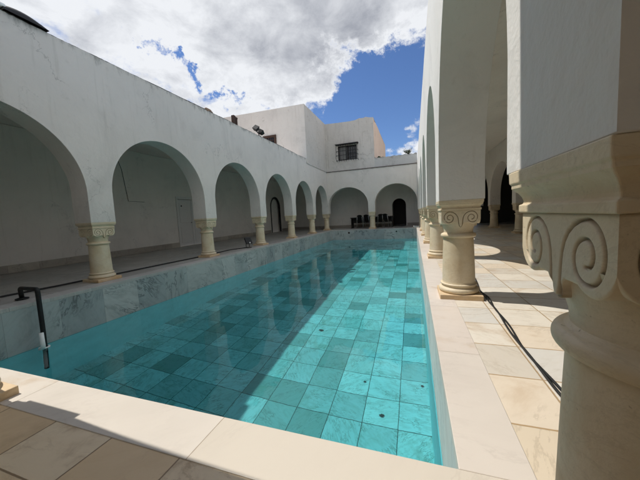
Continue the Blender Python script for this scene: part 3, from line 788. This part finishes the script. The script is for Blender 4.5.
# ------------------------------------------------------------------ table and chairs in the far gallery
def rrbox(mb, a, b_): mb.box(a, b_)
r = empty('long_table', (-2.75, 19.35, 0), 'long dark table with a solid end panel behind the far arcade', 'table')
q = MB(); q.box((-1.45, -.38, .70), (1.45, .38, .745)); q.build('tabletop', M['darkwood'], r, bevel=.006)
for x in (-1.40, 1.36):
    q = MB(); q.box((x, -.36, 0), (x+.05, .36, .70)); q.build('end_panel', M['darkwood'], r, bevel=.004)
q = MB(); q.box((-1.35, .10, .35), (1.36, .13, .70)); q.build('modesty_panel', M['darkwood'], r)
def make_chair():
    r = empty('stacking_chair', (0, 0, 0), 'x', 'chair')
    q = MB()
    n = 8
    for i in range(n):      # curved seat
        x0 = -.21+.42*i/n; x1 = -.21+.42*(i+1)/n
        f = lambda x: .44+.25*x*x
        q.quad([(x0, -.20, f(x0)), (x1, -.20, f(x1)), (x1, .22, f(x1)-.02), (x0, .22, f(x0)-.02)])
        q.quad([(x0, -.20, f(x0)-.015), (x0, .22, f(x0)-.035), (x1, .22, f(x1)-.035), (x1, -.20, f(x1)-.015)])
    q.build('seat', M['seat'], r, smooth=True)
    q = MB()
    def bp(x, k): return (x*(1-.18*k*k), -.20-.10*k+.5*x*x, .52+.40*k-(.10*abs(x/.21)**4 if k > .8 else 0))
    for i in range(8):
        for j in range(5):
            a = [bp(-.21+.42*i/8, j/5), bp(-.21+.42*(i+1)/8, j/5), bp(-.21+.42*(i+1)/8, (j+1)/5), bp(-.21+.42*i/8, (j+1)/5)]
            q.quad(a); q.quad([(p[0], p[1]-.014, p[2]) for p in reversed(a)])
    q.build('backrest', M['seat'], r, smooth=True)
    for sx in (-1, 1):
        q = MB(); q.tube([(sx*.19, .19, .43), (sx*.22, .24, 0)], .013, 8); q.build('leg', M['steel'], r, smooth=True)
        q = MB(); q.tube([(sx*.16, -.30, .82), (sx*.19, -.20, .44), (sx*.22, -.26, 0)], .013, 8); q.build('leg', M['steel'], r, smooth=True)
    return r
cproto = make_chair()
cl = ['black chair nearest the solid table end in the far gallery', 'black chair just on the table-end side of the middle far column', 'black chair just past the middle far column, half behind it', 'black chair nearest the dark arched doorway']
for i, (x, rz, l) in enumerate(((-3.52, .15, cl[0]), (-3.0, -.1, cl[1]), (-2.1, .1, cl[2]), (-1.72, -.25, cl[3]))):
    o = cproto if i == 0 else copy_tree(cproto)
    o.location = (x, 18.86 if i % 2 else 18.92, 0); o.rotation_euler.z = rz; tag(o, l, 'chair', 'chairs at the table in the far gallery')

# ------------------------------------------------------------------ light: sun from the shaded side, high
SX, SY = -.565, .028
d = Vector((SX, SY, 1)).normalized()
L = bpy.data.lights.new('sun', 'SUN'); L.energy = 4.0; L.angle = math.radians(.5); L.color = (1, .955, .88)
L.cycles.is_caustics_light = True
so = bpy.data.objects.new('sun', L); C.objects.link(so); so.rotation_euler = d.to_track_quat('Z', 'Y').to_euler(); so.location = (-10, 8, 25)

wd = bpy.data.worlds.new('World'); sc.world = wd; wd.use_nodes = True
nt = NT(wd.node_tree); bg = wd.node_tree.nodes['Background']
sky = nt.n('ShaderNodeTexSky', sky_type='NISHITA'); sky.sun_disc = False
sky.sun_elevation = math.asin(d.z); sky.sun_rotation = math.atan2(d.x, d.y); sky.air_density = 1.0; sky.dust_density = .3; sky.ozone_density = 2.5
D = nt.n('ShaderNodeTexCoord').outputs['Generated']
DN = nt.n('ShaderNodeVectorMath', operation='NORMALIZE', i={0: D}).outputs[0]
sp = nt.n('ShaderNodeSeparateXYZ', i={0: DN})
zz = nt.m('ADD', nt.m('MAXIMUM', sp.outputs[2], 0), .22)
PP = nt.n('ShaderNodeCombineXYZ', i={0: nt.m('DIVIDE', sp.outputs[0], zz), 1: nt.m('DIVIDE', sp.outputs[1], zz), 2: .3}).outputs[0]
w1 = nt.n('ShaderNodeVectorMath', operation='SUBTRACT', i={0: nt.noise(DN, 9, 7, .68, 0, 1), 1: (.5, .5, .5)}).outputs[0]
DW = nt.n('ShaderNodeVectorMath', operation='NORMALIZE', i={0: nt.n('ShaderNodeVectorMath', operation='MULTIPLY_ADD', i={0: w1, 1: (.34, .34, .34), 2: DN}).outputs[0]}).outputs[0]
def blob(v, sig, wgt):
    dt = nt.n('ShaderNodeVectorMath', operation='DOT_PRODUCT', i={0: DW, 1: Vector(v).normalized()}).outputs['Value']
    e = nt.m('EXPONENT', nt.m('DIVIDE', nt.m('SUBTRACT', dt, 1), sig*sig*.5))
    return nt.m('MULTIPLY', e, wgt)
acc = nt.m('SUBTRACT', nt.noise(PP, 1.9, 10, .58, .35), .5)
acc = nt.m('MULTIPLY', acc, 1.9)
acc = nt.m('ADD', acc, nt.m('MULTIPLY', nt.m('SUBTRACT', nt.noise(PP, 6.5, 6, .62, .2), .5), .45))
for v, s, wg in (((-.744, .452, .492), .24, .34), ((-.62, .60, .50), .20, .28), ((-.50, .68, .53), .20, .40), ((-.391, .829, .401), .14, .22), ((-.266, .79, .56), .20, .50), ((-.09, .80, .59), .16, .46), ((.03, .83, .56), .12, .36),
                 ((-.012, .965, .26), .055, .36), ((-.027, .975, .22), .07, .16), ((-.617, .640, .455), .028, -.60), ((-.645, .595, .478), .024, -.45), ((-.585, .685, .432), .026, -.5), ((-.54, .745, .385), .03, -.4), ((-.42, .84, .345), .06, -.35), ((0, -.8, .6), .8, .30), ((-.9, -.2, .5), .5, .35), ((.7, .2, .7), .5, .3), ((-.10, .92, .37), .15, -.50), ((-.22, .92, .31), .12, -.34), ((0, .93, .36), .10, -.35)):  # widest positive blobs are unseen clouds added to make ambient light more neutral
    acc = nt.m('ADD', acc, blob(v, s, wg))
dens = nt.ss(acc, .0, .30)
tex = nt.noise(PP, 4.5, 8, .6, .3)
grey = nt.m('ADD', blob((-.18, .80, .56), .24, .75), blob((-.40, .76, .50), .13, .35))
grey = nt.m('ADD', grey, blob((-.75, .42, .52), .16, .25))
grey = nt.m('MULTIPLY', grey, nt.ss(acc, .15, .55))
grey = nt.m('ADD', grey, nt.m('MULTIPLY', nt.m('SUBTRACT', tex, .5), 2.4), clamp=True)
cc = nt.mix(nt.m('MULTIPLY', grey, 1.0, clamp=True), (10.0, 10.2, 10.5, 1), (4.3, 4.5, 5.0, 1))
skyc = nt.mix(1.0, sky.outputs[0], (.84, 1.02, 1.33, 1), 'MULTIPLY')
final = nt.mix(nt.m('MULTIPLY', dens, .96), skyc, cc)
nt.put(bg.inputs[0], final); bg.inputs[1].default_value = .093

# ------------------------------------------------------------------ camera
cd = bpy.data.cameras.new('camera'); cam = bpy.data.objects.new('camera', cd); C.objects.link(cam); sc.camera = cam
cd.sensor_width = 36; cd.lens = 276.58/640*36; cd.clip_start = .02; cd.clip_end = 2000
yaw, pitch, roll = .32987, -.08725, -.05233
f = Vector((-math.sin(yaw)*math.cos(pitch), math.cos(yaw)*math.cos(pitch), math.sin(pitch)))
r0 = Vector((math.cos(yaw), math.sin(yaw), 0)); u0 = r0.cross(f)
r2 = math.cos(roll)*r0+math.sin(roll)*u0; u2 = -math.sin(roll)*r0+math.cos(roll)*u0
R = Matrix((r2, u2, -f)).transposed()
cam.matrix_world = Matrix.Translation((0, 0, 1.0)) @ R.to_4x4()

sc.view_settings.view_transform = 'Standard'; sc.view_settings.look = 'None'; sc.view_settings.exposure = -.05; sc.view_settings.gamma = 1
sc.view_settings.use_curve_mapping = False
sc.cycles.use_denoising = True; sc.cycles.use_adaptive_sampling = True; sc.cycles.adaptive_threshold = .04
sc.cycles.max_bounces = 8; sc.cycles.diffuse_bounces = 4; sc.cycles.transmission_bounces = 6
sc.cycles.caustics_refractive = True; sc.cycles.caustics_reflective = False
sc.cycles.sample_clamp_indirect = 4
